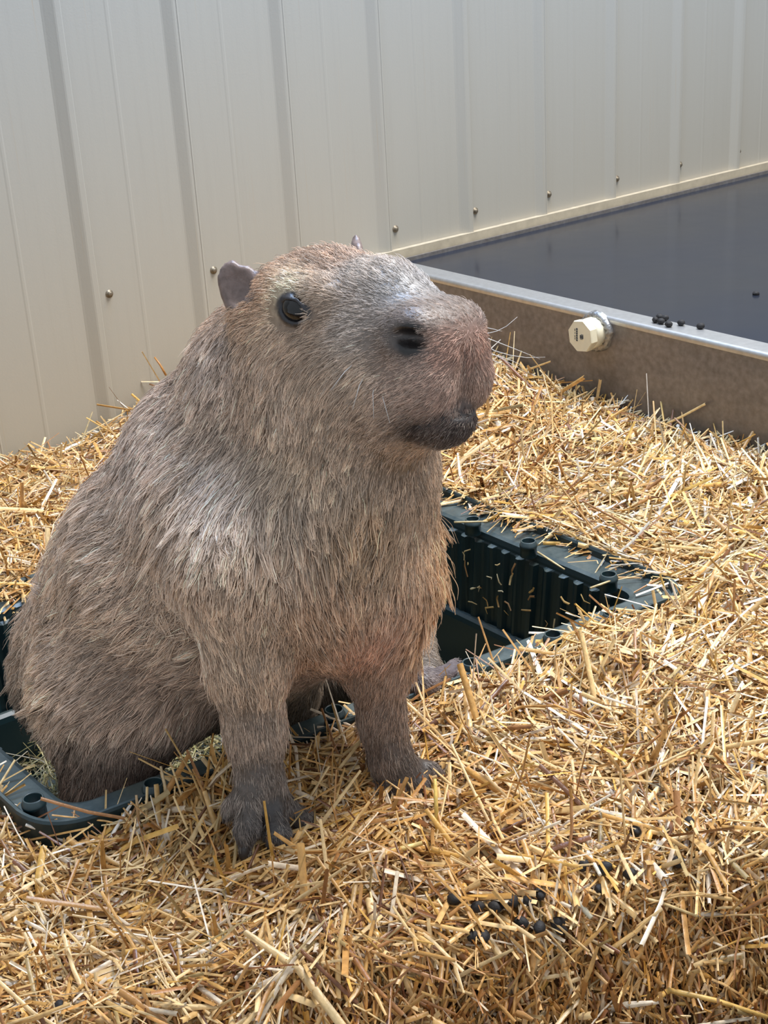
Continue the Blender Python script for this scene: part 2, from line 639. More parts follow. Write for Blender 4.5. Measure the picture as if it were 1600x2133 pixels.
def on_straw(px, py, dz=0.0):
    d = ray(px, py)
    t = (0.36 - CAM[2]) / d[2]
    for _ in range(12):
        q = CAM + d * t
        t += (straw_h(q[0], q[1]) + dz - q[2]) / d[2] * 0.8
    return CAM + d * t


gx = np.arange(-0.75, 1.803, 0.012)
gy = np.arange(0.15, 2.345, 0.012)
GX, GY = np.meshgrid(gx, gy, indexing='ij')
GZ = straw_h(GX, GY) - 0.012
idx = np.arange(GX.size).reshape(GX.shape)
cx, cy = (GX[:-1, :-1] + GX[1:, 1:]) / 2, (GY[:-1, :-1] + GY[1:, 1:]) / 2
keep = ~in_tub(cx, cy, 0.004)
Q = np.stack([idx[:-1, :-1][keep], idx[1:, :-1][keep], idx[1:, 1:][keep], idx[:-1, 1:][keep]], 1)
bed = empty('straw_bedding', (0.8, 1.0, 0.0))
tag(bed, 'thick bed of chopped golden straw covering the pen floor', 'straw', kind='stuff')
so = link('packed_litter', np_mesh('packed_litter', np.stack([GX.ravel(), GY.ravel(), GZ.ravel()], 1), Q), M_STRAWBASE, bed, loc=(0, 0, 0))
so['kind'] = 'stuff'

PAL = np.array([lin(240, 220, 176), lin(228, 198, 142), lin(214, 174, 108), lin(198, 156, 98), lin(170, 126, 82), lin(126, 86, 56), lin(244, 240, 232), lin(228, 190, 108), lin(176, 160, 118)])
PW = np.array([0.22, 0.22, 0.15, 0.13, 0.07, 0.04, 0.12, 0.05, 0.03])


def stalk_mesh(name, C, D, N, L, W, cols, bend=0.12):
    """half-tube stalks: centre C, direction D, normal N, length L, width W"""
    n = len(C)
    D = D / np.linalg.norm(D, axis=1, keepdims=True)
    S = np.cross(D, N)
    S /= np.linalg.norm(S, axis=1, keepdims=True) + 1e-9
    N = np.cross(S, D)
    bz = rng.normal(0, bend, n)
    bs = rng.normal(0, bend, n)
    V = np.zeros((n, 3, 3, 3), np.float32)
    for j, t in enumerate((-0.5, rng.uniform(-0.2, 0.2, n), 0.5)):
        t = np.broadcast_to(np.asarray(t, float), (n,))
        k = (0.25 - t * t)
        c = C + D * (t * L)[:, None] + N * (k * bz * L)[:, None] + S * (k * bs * L)[:, None]
        w = W * (1.0 if j < 2 else rng.uniform(0.45, 1.0, n))
        V[:, j, 0] = c - S * (w * 0.5)[:, None] - N * (w * 0.25)[:, None]
        V[:, j, 1] = c + N * (w * 0.22)[:, None]
        V[:, j, 2] = c + S * (w * 0.5)[:, None] - N * (w * 0.25)[:, None]
    base = (np.arange(n) * 9)[:, None]
    q = np.array([[0, 1, 4, 3], [1, 2, 5, 4], [3, 4, 7, 6], [4, 5, 8, 7]])
    Qs = (base[:, :, None] + q[None]).reshape(-1, 4)
    me = np_mesh(name, V.reshape(-1, 3), Qs)
    cc = np.repeat(cols, 9, axis=0)
    set_col(me, np.clip(cc, 0, 1))
    me.materials.append(M_STRAW)
    return me


def visible(X, Y, Z, pad):
    q = (np.stack([X, Y, Z], 1) - CAM) @ RM.T
    px, py = CX + F_PX * q[:, 0] / q[:, 2], CY + F_PX * q[:, 1] / q[:, 2]
    return (q[:, 2] > 0.2) & (px > -pad) & (px < 1600 + pad) & (py > -pad) & (py < 2133 + pad)


def scatter(n, z_lo, z_hi, l_mu, tilt, face=False):
    out = []
    got = 0
    while got < n:
        X = rng.uniform(-0.55, 1.785, n)
        Y = rng.uniform(0.2, 2.315, n)
        ok = ~in_tub(X, Y, 0.0)
        edge = 1.205 - 0.0796 * (X - 0.445)
        ok |= (Y > edge) & (Y < edge + 0.022 * rng.uniform(0, 1, n) ** 1.3) & (X > 0.83) & (X < 1.33)
        ok |= (Y > 1.785) & (X < 1.0)
        Z = straw_h(X, Y)
        ok &= visible(X, Y, Z, 130) | (visible(X, Y, Z, 1400) & (rng.random(n) < 0.38))
        sl = sm(0.0, 0.05, (0.915 - 0.36 * (X - 0.5)) - Y)
        ok &= (sl > 0.15) if face else (rng.random(n) > 0.80 * sl * (z_hi > 0.001))
        if z_hi > 0.01:                      # the two front feet press the loose straw down
            for fx, fy, fr in ((0.655, 1.062, 0.048), (0.842, 1.036, 0.042)):
                ok &= ((X - fx) ** 2 + (Y - fy) ** 2 > fr * fr) | (rng.random(n) < 0.12)
        out.append(np.stack([X, Y, Z], 1)[ok])
        got += ok.sum()
    P = np.concatenate(out)[:n]
    X, Y = P[:, 0], P[:, 1]
    e = 0.004
    gxn = (straw_h(X + e, Y) - straw_h(X - e, Y)) / (2 * e)
    gyn = (straw_h(X, Y + e) - straw_h(X, Y - e)) / (2 * e)
    N = np.stack([-gxn, -gyn, np.ones(n)], 1)
    N /= np.linalg.norm(N, axis=1, keepdims=True)
    az = nfield(X, Y, 1, 0.6) * 3.2 + rng.normal(0, 0.75, n) + math.pi * (rng.random(n) < 0.5)
    T = np.stack([np.cos(az), np.sin(az), np.zeros(n)], 1)
    if face:                                 # trampled cut ends: short shards standing down the face
        a2 = rng.normal(0, 0.42, n) + 0.35 * nfield(X, Y, 1, 0.8)
        T = np.stack([-0.34 * np.cos(a2) - 0.94 * np.sin(a2), -0.94 * np.cos(a2) + 0.34 * np.sin(a2), np.zeros(n)], 1)
    T -= N * (T * N).sum(1, keepdims=True)
    T /= np.linalg.norm(T, axis=1, keepdims=True)
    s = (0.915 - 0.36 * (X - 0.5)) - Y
    tl = rng.normal(0, tilt, n) + 0.10 * np.abs(nfield(X, Y, 2, 0.9))
    tl = tl + sm(0.0, 0.10, s) * rng.normal(0, 0.9, n)      # on the cut face the ends poke out
    if face:
        tl = rng.normal(-0.25, 0.38, n)
    D = T * np.cos(tl)[:, None] + N * np.sin(tl)[:, None]
    L = np.clip(rng.lognormal(math.log(l_mu), 0.5, n), 0.012, 0.16)
    L *= 1 - 0.55 * sm(0.0, 0.10, s)
    W = np.clip(rng.lognormal(math.log(0.0031), 0.46, n), 0.0010, 0.0080)
    if face:
        L = np.clip(rng.lognormal(math.log(0.021), 0.4, n), 0.008, 0.06)
        W = np.clip(rng.lognormal(math.log(0.0026), 0.4, n), 0.0010, 0.0055)
    C = P + N * rng.uniform(z_lo, z_hi, n)[:, None]
    C[:, 2] += 0.25 * L * np.abs(np.sin(tl))
    up = N + rng.normal(0, 0.5, (n, 3))
    ci = rng.choice(len(PAL), n, p=PW / PW.sum())
    cols = PAL[ci] * rng.uniform(0.78, 1.12, n)[:, None]
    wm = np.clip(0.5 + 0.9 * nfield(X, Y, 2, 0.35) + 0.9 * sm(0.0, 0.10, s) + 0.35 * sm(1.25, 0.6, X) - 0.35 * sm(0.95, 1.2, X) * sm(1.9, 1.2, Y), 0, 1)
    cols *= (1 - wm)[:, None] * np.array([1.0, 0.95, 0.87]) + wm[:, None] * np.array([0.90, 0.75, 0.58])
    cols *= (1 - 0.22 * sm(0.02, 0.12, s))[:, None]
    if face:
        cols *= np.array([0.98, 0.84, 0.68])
    return C, D, up, L, W, cols


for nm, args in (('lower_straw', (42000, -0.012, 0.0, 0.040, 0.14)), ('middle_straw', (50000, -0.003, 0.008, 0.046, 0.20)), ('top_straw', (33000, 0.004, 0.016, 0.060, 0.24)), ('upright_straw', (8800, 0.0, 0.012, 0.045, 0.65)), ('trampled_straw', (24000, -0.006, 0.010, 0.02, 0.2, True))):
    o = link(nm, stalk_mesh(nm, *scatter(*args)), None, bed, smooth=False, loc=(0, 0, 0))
    o['kind'] = 'stuff'

# hay lying in the tub
n = 5200
X = rng.uniform(0.52, 1.32, n)
Y = rng.uniform(1.24, 1.80, n)
hz = 0.105 + 0.045 * sm(1.0, 0.6, X) + 0.012 * nfield(X, Y)
az = rng.uniform(0, 6.28, n)
tl = rng.normal(0, 0.3, n)
D = np.stack([np.cos(az) * np.cos(tl), np.sin(az) * np.cos(tl), np.sin(tl)], 1)
HC = np.array([lin(150, 140, 88), lin(128, 120, 76), lin(168, 150, 100), lin(110, 96, 62)])
hm = stalk_mesh('hay', np.stack([X, Y, hz + rng.uniform(-0.02, 0.012, n)], 1), D, np.tile([0, 0, 1.0], (n, 1)) + rng.normal(0, 0.4, (n, 3)),
                rng.uniform(0.03, 0.10, n), rng.uniform(0.0012, 0.0032, n), HC[rng.integers(0, 4, n)] * rng.uniform(0.6, 1.1, n)[:, None], 0.5)
ho = link('hay', hm, None, smooth=False)
n = 46
bits = stalk_mesh('clinging_bits', np.stack([np.full(n, 1.334), rng.uniform(1.20, 1.68, n), rng.uniform(0.225, 0.325, n)], 1), np.stack([rng.normal(0, 0.15, n), rng.normal(0, 1, n), rng.normal(0, 0.9, n)], 1),
                  np.tile([-1.0, 0, 0.2], (n, 1)), rng.uniform(0.010, 0.030, n), rng.uniform(0.0015, 0.004, n), PAL[rng.integers(0, 5, n)], 0.6)
bo = link('clinging_bits', bits, None, ho, smooth=False)
bo['kind'] = 'stuff'
tag(ho, 'loose greenish hay lying in the bottom of the plastic tub', 'hay', kind='stuff')

# single stalks that stand out
LOOSE = [
    ('tall yellow straw stalk standing upright beside the far front foot', (912, 1748), (906, 1622), 0.0045, lin(226, 192, 104), 0.0),
    ('long golden straw stalk lying across the dark slope at lower right', (1392, 2062), (1598, 2118), 0.005, lin(214, 172, 96), 0.012),
    ('short bent golden stalk meeting the long stalk on the slope', (1392, 2064), (1358, 2098), 0.005, lin(206, 160, 84), 0.01),
    ('white flat straw leaning on the outside of the tub corner', (150, 1760), (54, 1718), 0.0045, lin(228, 220, 208), 0.02),
    ('thin straw stalk sticking up beside the near hind leg', (356, 1700), (335, 1596), 0.0035, lin(186, 160, 120), 0.0),
    ('thin brown straw stalk bent upright over the tub rim', (290, 1722), (284, 1656), 0.0035, lin(176, 140, 96), 0.0),
    ('wide flat pale straw stalk in front of the near front foot', (760, 1800), (880, 1756), 0.0060, lin(240, 214, 140), 0.02),
    ('orange straw stalk poking up against the ribbed wall', (346, 782), (322, 744), 0.0042, lin(176, 122, 62), 0.0),
    ('long pale straw stalk above the row of black droppings', (1300, 1862), (1452, 1908), 0.0035, lin(226, 196, 140), 0.014),
    ('broad silvery straw blade beside the droppings on the slope', (1165, 1845), (1232, 1912), 0.0065, lin(214, 204, 178), 0.016),
    ('white straw stalk near the droppings pointing up the slope', (1202, 1742), (1250, 1822), 0.005, lin(238, 228, 204), 0.02),
]
for lb, a, b, w, c, lift in LOOSE:
    A = on_straw(a[0], a[1], 0.012) if a[1] > 1000 else on_y(a[0], a[1], 2.27)
    if lift == 0.0:
        r = ray(*b)
        B = CAM + r * depth(A)
    else:
        B = on_straw(b[0], b[1], 0.012 + lift)
    m_ = (A + B) / 2 + np.array([0, 0, 0.003])
    vv, ff = tube([A, m_, B], [w * 0.55, w * 0.5, w * 0.4], 6)
    me = mesh('straw_stalk', vv, ff)
    set_col(me, np.tile(c, (len(vv), 1)))
    o = link('straw_stalk', me, M_STRAW)
    tag(o, lb, 'straw')
for lb, a, b, zz in (('pale straw stalk lying across a peg of the tub rim', (946, 1088), (1016, 1086), 0.378), ('short pale straw stalk on the far tub rim near its corner', (1230, 1225), (1282, 1206), 0.366),
                     ('thin pale straw stalk lying along the sunlit tub rim', (1120, 1150), (1176, 1186), 0.356)):
    A, B = on_z(*a, zz), on_z(*b, zz)
    vv, ff = tube([A, (A + B) / 2, B], [0.0016, 0.0016, 0.0012], 6)
    me = mesh('straw_stalk', vv, ff)
    set_col(me, np.tile(lin(214, 190, 140), (len(vv), 1)))
    tag(link('straw_stalk', me, M_STRAW), lb, 'straw')

# ------------------------------------------------------------------ droppings


def dropping_mesh(k):
    r = np.random.default_rng(k)
    v, f = [], []
    nu, nv_ = 10, 7
    for j in range(nv_ + 1):
        th = math.pi * j / nv_
        for i in range(nu):
            a = 2 * math.pi * i / nu
            rr = 0.0058 * (1 + 0.07 * math.sin(3 * a + k) * math.sin(2 * th))
            v.append((rr * math.sin(th) * math.cos(a), rr * math.sin(th) * math.sin(a), rr * 1.25 * math.cos(th)))
    for j in range(nv_):
        for i in range(nu):
            f.append((j * nu + i, j * nu + (i + 1) % nu, (j + 1) * nu + (i + 1) % nu, (j + 1) * nu + i))
    return mesh('dropping', v, f)


DM = [dropping_mesh(k) for k in range(3)]


def dropping(p, label, group, s=1.0):
    o = link('dropping', DM[random.randrange(3)], M_DROP, loc=tuple(p))
    o.rotation_euler = (1.57 + random.uniform(-.4, .4), random.uniform(-.4, .4), random.uniform(0, 6))
    o.scale = (s, s, s)
    tag(o, label, 'dropping', group)


ORD = 'first second third fourth fifth sixth seventh eighth ninth tenth eleventh twelfth thirteenth fourteenth fifteenth sixteenth seventeenth eighteenth nineteenth twentieth twenty-first'.split()
RIMD = []
for px, py in [(1365, 666), (1375, 660), (1377, 669), (1390, 661), (1393, 675), (1419, 672), (1469, 676)]:
    q = on_z(px, py, RIMZ + 0.005)
    q[0] = min(max(q[0], TX + 0.008), TX + 0.042)
    RIMD.append(q)
for k, q in enumerate(sorted(RIMD, key=lambda q: -q[1])):
    dropping(q, '%s small black dropping on the steel tank rim counting from the white plug' % ORD[k], 'droppings on the tank rim', 0.95)
dropping(on_z(1575, 612, WZ + 0.002), 'dark dropping floating on the tank water', None, 0.9)
for k, (px, py) in enumerate(sorted([(1324, 1731), (1436, 1711), (1216, 1803), (1254, 1813), (1312, 1820), (1414, 1795), (1249, 1852), (1124, 1862), (1100, 1877), (1031, 1889), (1047, 1882), (995, 1889), (946, 1873),
               (1086, 1921), (1124, 1932), (1162, 1922), (1169, 1937), (985, 1950), (1008, 1951), (1262, 1806), (1068, 1878)])):
    dropping(on_straw(px, py, 0.023), '%s black dropping from the left in the straw along the front slope' % ORD[k], 'droppings on the straw slope', random.uniform(0.85, 1.1))
dropping(on_straw(1056, 1046, 0.014), 'lone black dropping in the straw behind the tub rim', None)
dropping(on_straw(124, 2098, 0.014), 'lone black dropping in the straw at the bottom left corner', None)
#CAPY
# ------------------------------------------------------------------ capybara: one continuous body from blended volumes
class Field:
    def __init__(self, xs, ys, zs):
        self.xs, self.ys, self.zs = xs, ys, zs
        self.f = np.full((len(xs), len(ys), len(zs)), 0.5, np.float32)

    def sub(self, lo, hi):
        s = []
        for a, l, h in ((self.xs, lo[0], hi[0]), (self.ys, lo[1], hi[1]), (self.zs, lo[2], hi[2])):
            s.append(slice(max(0, np.searchsorted(a, l) - 1), min(len(a), np.searchsorted(a, h) + 1)))
        return tuple(s)

    def grid(self, s):
        return np.meshgrid(self.xs[s[0]], self.ys[s[1]], self.zs[s[2]], indexing='ij', sparse=True)

    def put(self, s, d, k, op):
        a = self.f[s]
        if op == 'add':
            h = np.maximum(k - np.abs(a - d), 0) / k
            self.f[s] = np.minimum(a, d) - h * h * k * 0.25
        else:
            d = -d
            h = np.maximum(k - np.abs(a - d), 0) / k
            self.f[s] = np.maximum(a, d) + h * h * k * 0.25

    def cone(self, a, ra, b, rb, k=0.03, op='add'):
        a, b = np.asarray(a, float), np.asarray(b, float)
        m = max(ra, rb) + k + 0.02
        s = self.sub(np.minimum(a, b) - m, np.maximum(a, b) + m)
        X, Y, Z = self.grid(s)
        ba = b - a
        L = float(ba @ ba) + 1e-12
        t = np.clip(((X - a[0]) * ba[0] + (Y - a[1]) * ba[1] + (Z - a[2]) * ba[2]) / L, 0, 1)
        d = np.sqrt((X - a[0] - t * ba[0]) ** 2 + (Y - a[1] - t * ba[1]) ** 2 + (Z - a[2] - t * ba[2]) ** 2) - (ra + (rb - ra) * t)
        self.put(s, d.astype(np.float32), k, op)

    def ball(self, a, r, k=0.03, op='add'):
        a = np.asarray(a, float)
        self.cone(a, r, a + 1e-5, r, k, op)

    def ell(self, c, axes, rad, k=0.03, op='add', p=2.0):
        """axes: 3x3 rows, rad: 3 radii; p>2 gives a boxier solid"""
        c = np.asarray(c, float)
        m = max(rad) + k + 0.02
        s = self.sub(c - m, c + m)
        X, Y, Z = self.grid(s)
        q = [(X - c[0]) * ax[0] + (Y - c[1]) * ax[1] + (Z - c[2]) * ax[2] for ax in axes]
        k0 = sum(np.abs(q[i] / rad[i]) ** p for i in range(3)) ** (1 / p)
        k1 = np.sqrt(sum((q[i] / rad[i] ** 2) ** 2 for i in range(3))) + 1e-9
        if p == 2.0:
            d = k0 * (k0 - 1) / k1
        else:
            d = (k0 - 1) * min(rad)
        self.put(s, d.astype(np.float32), k, op)


def surface_net(F):
    f = F.f
    neg = f < 0
    c = [neg[i:f.shape[0] - 1 + i, j:f.shape[1] - 1 + j, k:f.shape[2] - 1 + k] for i in (0, 1) for j in (0, 1) for k in (0, 1)]
    tot = sum(x.astype(np.int8) for x in c)
    act = (tot > 0) & (tot < 8)
    I, J, K = np.nonzero(act)
    vid = np.full(act.shape, -1, np.int32)
    vid[I, J, K] = np.arange(len(I))
    acc = np.zeros((len(I), 3))
    cnt = np.zeros(len(I))
    corners = [(i, j, k) for i in (0, 1) for j in (0, 1) for k in (0, 1)]
    val = {q: f[I + q[0], J + q[1], K + q[2]] for q in corners}
    pos = {q: np.stack([F.xs[I + q[0]], F.ys[J + q[1]], F.zs[K + q[2]]], 1) for q in corners}
    for a in corners:
        for ax in range(3):
            if a[ax] == 0:
                b = list(a)
                b[ax] = 1
                b = tuple(b)
                va, vb = val[a], val[b]
                m = (va < 0) != (vb < 0)
                t = np.where(m, va / (va - vb + 1e-12), 0)[:, None]
                acc += np.where(m[:, None], pos[a] + t * (pos[b] - pos[a]), 0)
                cnt += m
    V = acc / cnt[:, None]
    Q = []
    for ax in range(3):
        s0 = [slice(1, -1)] * 3
        s1 = [slice(1, -1)] * 3
        s0[ax] = slice(0, -1)
        s1[ax] = slice(1, None)
        a, b = neg[tuple(s0)], neg[tuple(s1)]
        P = np.nonzero(a != b)
        P = [P[i] + (1 if i != ax else 0) for i in range(3)]
        inside = neg[tuple(P)]
        u, w = (ax + 1) % 3, (ax + 2) % 3

        def g(du, dw):
            q = [x.copy() for x in P]
            q[u] = q[u] + du
            q[w] = q[w] + dw
            return vid[tuple(q)]
        quad = np.stack([g(-1, -1), g(0, -1), g(0, 0), g(-1, 0)], 1)
        quad[~inside] = quad[~inside][:, ::-1]
        Q.append(quad)
    return V, np.concatenate(Q)


# head frame (forward, towards the near cheek, up)
HF = RM.T @ np.array([0.69, 0.13, -0.71])
HF /= np.linalg.norm(HF)
HR = RM.T @ np.array([-0.71, 0.20, -0.68])
HR -= HF * (HR @ HF)
HR /= np.linalg.norm(HR)
HU = -np.cross(HF, HR)
HS = 0.90
EYE = on_y(616, 648, 1.112)
HO = EYE - HR * 0.074 * HS


def H(a, r, u):
    return HO + HS * (a * HF + r * HR + u * HU)


def PX(p):
    q = RM @ (np.asarray(p) - CAM)
    return CX + F_PX * q[0] / q[2], CY + F_PX * q[1] / q[2]


hx = np.arange(0.36, 1.24, 0.0042)
hy = np.arange(0.86, 1.72, 0.0042)
hz_ = np.concatenate([np.arange(0.07, 0.30, 0.006), np.arange(0.30, 0.66, 0.0045), np.arange(0.66, 0.99, 0.0028)])
FD = Field(hx, hy, hz_)
FUR = 0.009


def S(px, py, Y, rpx, off=FUR):
    p = on_y(px, py, Y)
    return p, rpx * depth(p) / F_PX - off


def cone(A, B, k=0.05):
    FD.cone(A[0], A[1], B[0], B[1], k)


WZv = np.array([0, 0, 1.0])
# trunk
rump = S(248, 1385, 1.50, 193)
rump2 = S(322, 1215, 1.43, 206)
mid = S(420, 1180, 1.35, 258)
uback = S(500, 985, 1.30, 210)
nape = S(575, 800, 1.235, 168)
chest = S(672, 1095, 1.150, 208)
chest2 = S(708, 1215, 1.125, 150)
throat = S(730, 955, 1.120, 160)
nsho = S(510, 1130, 1.185, 172)
cone(rump, rump2)
cone(rump2, mid)
cone(rump, mid)
cone(mid, uback)
cone(uback, nape)
cone(uback, chest)
cone(mid, chest)
cone(chest, throat)
cone(chest, chest2)
cone(nape, throat)
cone(nsho, uback, 0.06)
belly = S(500, 1340, 1.36, 150)
cone(belly, rump, 0.06)
cone(belly, chest2, 0.06)
# near haunch
th = S(240, 1420, 1.37, 165)
kn = S(335, 1430, 1.33, 118)
cone(th, kn, 0.06)
cone(S(240, 1490, 1.355, 150), S(222, 1660, 1.335, 90), 0.06)
cone(S(222, 1660, 1.335, 90), S(225, 1800, 1.36, 60), 0.03)
cone(S(200, 1800, 1.40, 45, 0.003), S(330, 1790, 1.34, 35, 0.003), 0.03)
# far haunch and splayed hind foot
cone(S(640, 1400, 1.40, 110), S(835, 1335, 1.32, 70, 0.006), 0.03)
cone(S(835, 1330, 1.32, 74, 0.006), S(872, 1400, 1.25, 48, 0.004), 0.015)


def Sz(px, py, Z, rpx):
    p = on_z(px, py, Z)
    return p, rpx * depth(p) / F_PX


cone(S(872, 1400, 1.25, 46, 0.004), Sz(884, 1424, 0.378, 26), 0.02)
cone(Sz(884, 1424, 0.378, 24), Sz(922, 1410, 0.374, 18), 0.012)
for ax_, ay_, bx_, by_ in ((920, 1412, 948, 1404), (922, 1405, 958, 1388), (915, 1402, 950, 1378)):
    cone(Sz(ax_, ay_, 0.374, 13), Sz(bx_, by_, 0.372, 8), 0.006)
# inner side of near hind leg seen between the front legs
cone(S(600, 1440, 1.30, 75, 0.006), S(610, 1560, 1.29, 40, 0.004), 0.03)
# near front leg
cone(S(492, 1190, 1.135, 112, 0.007), S(515, 1390, 1.125, 80, 0.006), 0.05)
cone(S(515, 1390, 1.125, 80, 0.006), S(530, 1520, 1.112, 58, 0.004), 0.03)
cone(S(530, 1520, 1.112, 58, 0.004), S(540, 1620, 1.098, 47, 0.003), 0.03)
cone(S(540, 1620, 1.098, 48, 0.003), S(560, 1680, 1.088, 54, 0.002), 0.02)
pw = on_y(562, 1700, 1.082)
# far front leg
cone(S(765, 1255, 1.120, 98, 0.007), S(788, 1385, 1.105, 66, 0.005), 0.05)
cone(S(788, 1385, 1.105, 66, 0.005), S(796, 1500, 1.088, 42, 0.003), 0.03)
cone(S(796, 1500, 1.088, 42, 0.003), S(815, 1585, 1.072, 45, 0.003), 0.03)
cone(S(815, 1580, 1.072, 44, 0.003), S(845, 1625, 1.058, 42, 0.002), 0.02)
# toes (root px, tip px, Y, radius px)
CLAWS = []


def toe(a, b, c, r, k=0.008):
    A, B, Cc = [on_y(*q) for q in (a, b, c)]
    s = depth(B) / F_PX
    FD.cone(A, r * s, B, r * 0.95 * s, k)
    FD.cone(B, r * 0.95 * s, Cc, r * 0.62 * s, k)
    CLAWS.append((Cc, (Cc - B) / np.linalg.norm(Cc - B), r * 0.55 * s))


toe((520, 1670, 1.080), (515, 1725, 1.060), (510, 1762, 1.052), 25)
toe((565, 1690, 1.074), (578, 1740, 1.050), (584, 1778, 1.040), 28)
toe((600, 1680, 1.082), (630, 1706, 1.066), (652, 1728, 1.058), 21)
toe((505, 1640, 1.098), (484, 1672, 1.094), (472, 1696, 1.092), 15)
toe((835, 1610, 1.066), (832, 1640, 1.050), (838, 1664, 1.042), 19)
toe((855, 1610, 1.060), (880, 1638, 1.040), (898, 1660, 1.030), 20)
toe((860, 1590, 1.064), (896, 1604, 1.050), (926, 1622, 1.042), 17)
toe((800, 1600, 1.072), (800, 1640, 1.062), (812, 1668, 1.058), 16)

# head
AX = np.array([HF, HR, HU])
tilt = math.radians(-10)
HF2 = HF * math.cos(tilt) + HU * math.sin(tilt)
HU2 = -HF * math.sin(tilt) + HU * math.cos(tilt)
AX2 = np.array([HF2, HR, HU2])
FD.ell(H(-0.035, 0, -0.025), AX, np.array([0.095, 0.083, 0.072]) * HS, 0.03)
FD.cone(H(-0.01, 0.0, 0.010), 0.046 * HS, H(0.062, 0.0, 0.000), 0.043 * HS, 0.03)
FD.cone(H(0.062, 0.0, 0.000), 0.043 * HS, H(0.130, 0.0, -0.034), 0.043 * HS, 0.03)
FD.ell(H(0.086, 0, -0.052), AX2, np.array([0.090, 0.060, 0.056]) * HS, 0.025, p=3.2)
for s in (1, -1):
    FD.ell(H(0.005, s * 0.042, -0.070), AX, np.array([0.085, 0.040, 0.070]) * HS, 0.04)       # cheek
    FD.cone(H(-0.045, s * 0.060, 0.018), 0.022 * HS, H(0.020, s * 0.060, 0.016), 0.017 * HS, 0.025)   # brow
    FD.ell(H(0.134, s * 0.029, -0.072), AX, np.array([0.046, 0.034, 0.042]) * HS, 0.008)     # upper lip
    FD.ell(H(0.108, s * 0.037, -0.088), AX, np.array([0.044, 0.029, 0.036]) * HS, 0.012)     # hanging flews
    FD.ell(H(0.138, s * 0.036, -0.024), AX2, np.array([0.028, 0.024, 0.026]) * HS, 0.02)      # nostril pad
FD.cone(H(-0.05, 0, -0.095), 0.080 * HS, H(0.085, 0, -0.116), 0.042 * HS, 0.04)               # jaw
FD.ell(H(0.134, 0, -0.117), AX, np.array([0.043, 0.038, 0.031]) * HS, 0.006)                  # lower lip
cone(nape, (H(-0.06, 0, -0.05), 0.075), 0.05)
cone(throat, (H(-0.02, 0, -0.11), 0.068), 0.05)
# mouth slit
for s in (1, -1):
    FD.cone(H(0.178, 0, -0.108), 0.0022, H(0.138, s * 0.046, -0.118), 0.0022, 0.003, 'cut')
    FD.cone(H(0.138, s * 0.046, -0.118), 0.0022, H(0.092, s * 0.052, -0.132), 0.0020, 0.003, 'cut')
# philtrum
FD.cone(H(0.178, 0, -0.040), 0.0035, H(0.178, 0, -0.104), 0.0085, 0.006, 'cut')
EYES, NOSTR = [], []


def fval(p):
    i = [np.clip(np.searchsorted(a, q) - 1, 0, len(a) - 2) for a, q in ((hx, p[0]), (hy, p[1]), (hz_, p[2]))]
    t = [(q - a[k]) / (a[k + 1] - a[k]) for a, q, k in ((hx, p[0], i[0]), (hy, p[1], i[1]), (hz_, p[2], i[2]))]
    c = FD.f[i[0]:i[0] + 2, i[1]:i[1] + 2, i[2]:i[2] + 2].astype(float)
    for w_ in t:
        c = c[0] * (1 - w_) + c[1] * w_
    return c


def hit(px, py, t0=1.2):
    d = ray(px, py)
    t = t0
    while t < 1.7 and fval(CAM + d * t) > 0:
        t += 0.0008
    p = CAM + d * t
    g = np.array([fval(p + np.eye(3)[k] * 0.004) - fval(p - np.eye(3)[k] * 0.004) for k in range(3)])
    return p, g / np.linalg.norm(g)


def mirror(p, s):
    return p if s > 0 else p - 2 * HR * ((p - HO) @ HR)


def mirror_d(v, s):
    return v if s > 0 else v - 2 * HR * (v @ HR)


PE, EN = hit(613, 645)
EN = EN * 0.6 + HR * 0.4
EN /= np.linalg.norm(EN)
PN, NN_ = hit(851, 707)
for s in (1, -1):
    e = mirror(PE, s)
    en = mirror_d(EN, s)
    fa = HF - en * (HF @ en)
    fa /= np.linalg.norm(fa)
    ua = np.cross(fa, en) if np.cross(fa, en) @ HU > 0 else np.cross(en, fa)
    ct, st_ = math.cos(-0.40), math.sin(-0.40)
    ea = np.array([fa * ct + ua * st_, en, -fa * st_ + ua * ct])
    FD.ell(e, ea, np.array([0.0160, 0.0070, 0.0125]), 0.004, 'cut')
    EYES.append((e - en * 0.0045, ea, s))
    nn = mirror(PN, s) + mirror_d(NN_, s) * 0.001
    na = np.array([HF * 0.78 + HU * 0.62 - HR * s * 0.1, HR * s * 0.9 + HF * 0.35, HU])
    na = [q / np.linalg.norm(q) for q in na]
    FD.ell(nn, na, np.array([0.0165, 0.017, 0.0090]), 0.005, 'cut')
    NOSTR.append(nn)
# lids as a raised ring round each eye
for e, ea, s in EYES:
    pr = None
    for t in np.linspace(0, 2 * math.pi, 19):
        cc, ss = math.cos(t), math.sin(t)
        q = e + ea[0] * (0.0165 + (0.0050 if cc > 0.9 else 0)) * cc + ea[2] * (0.0100 if ss > 0 else 0.0120) * ss + ea[1] * (0.0078 - 0.0032 * cc * cc)
        if pr is not None:
            FD.cone(pr, 0.0026, q, 0.0026, 0.003)
        pr = q
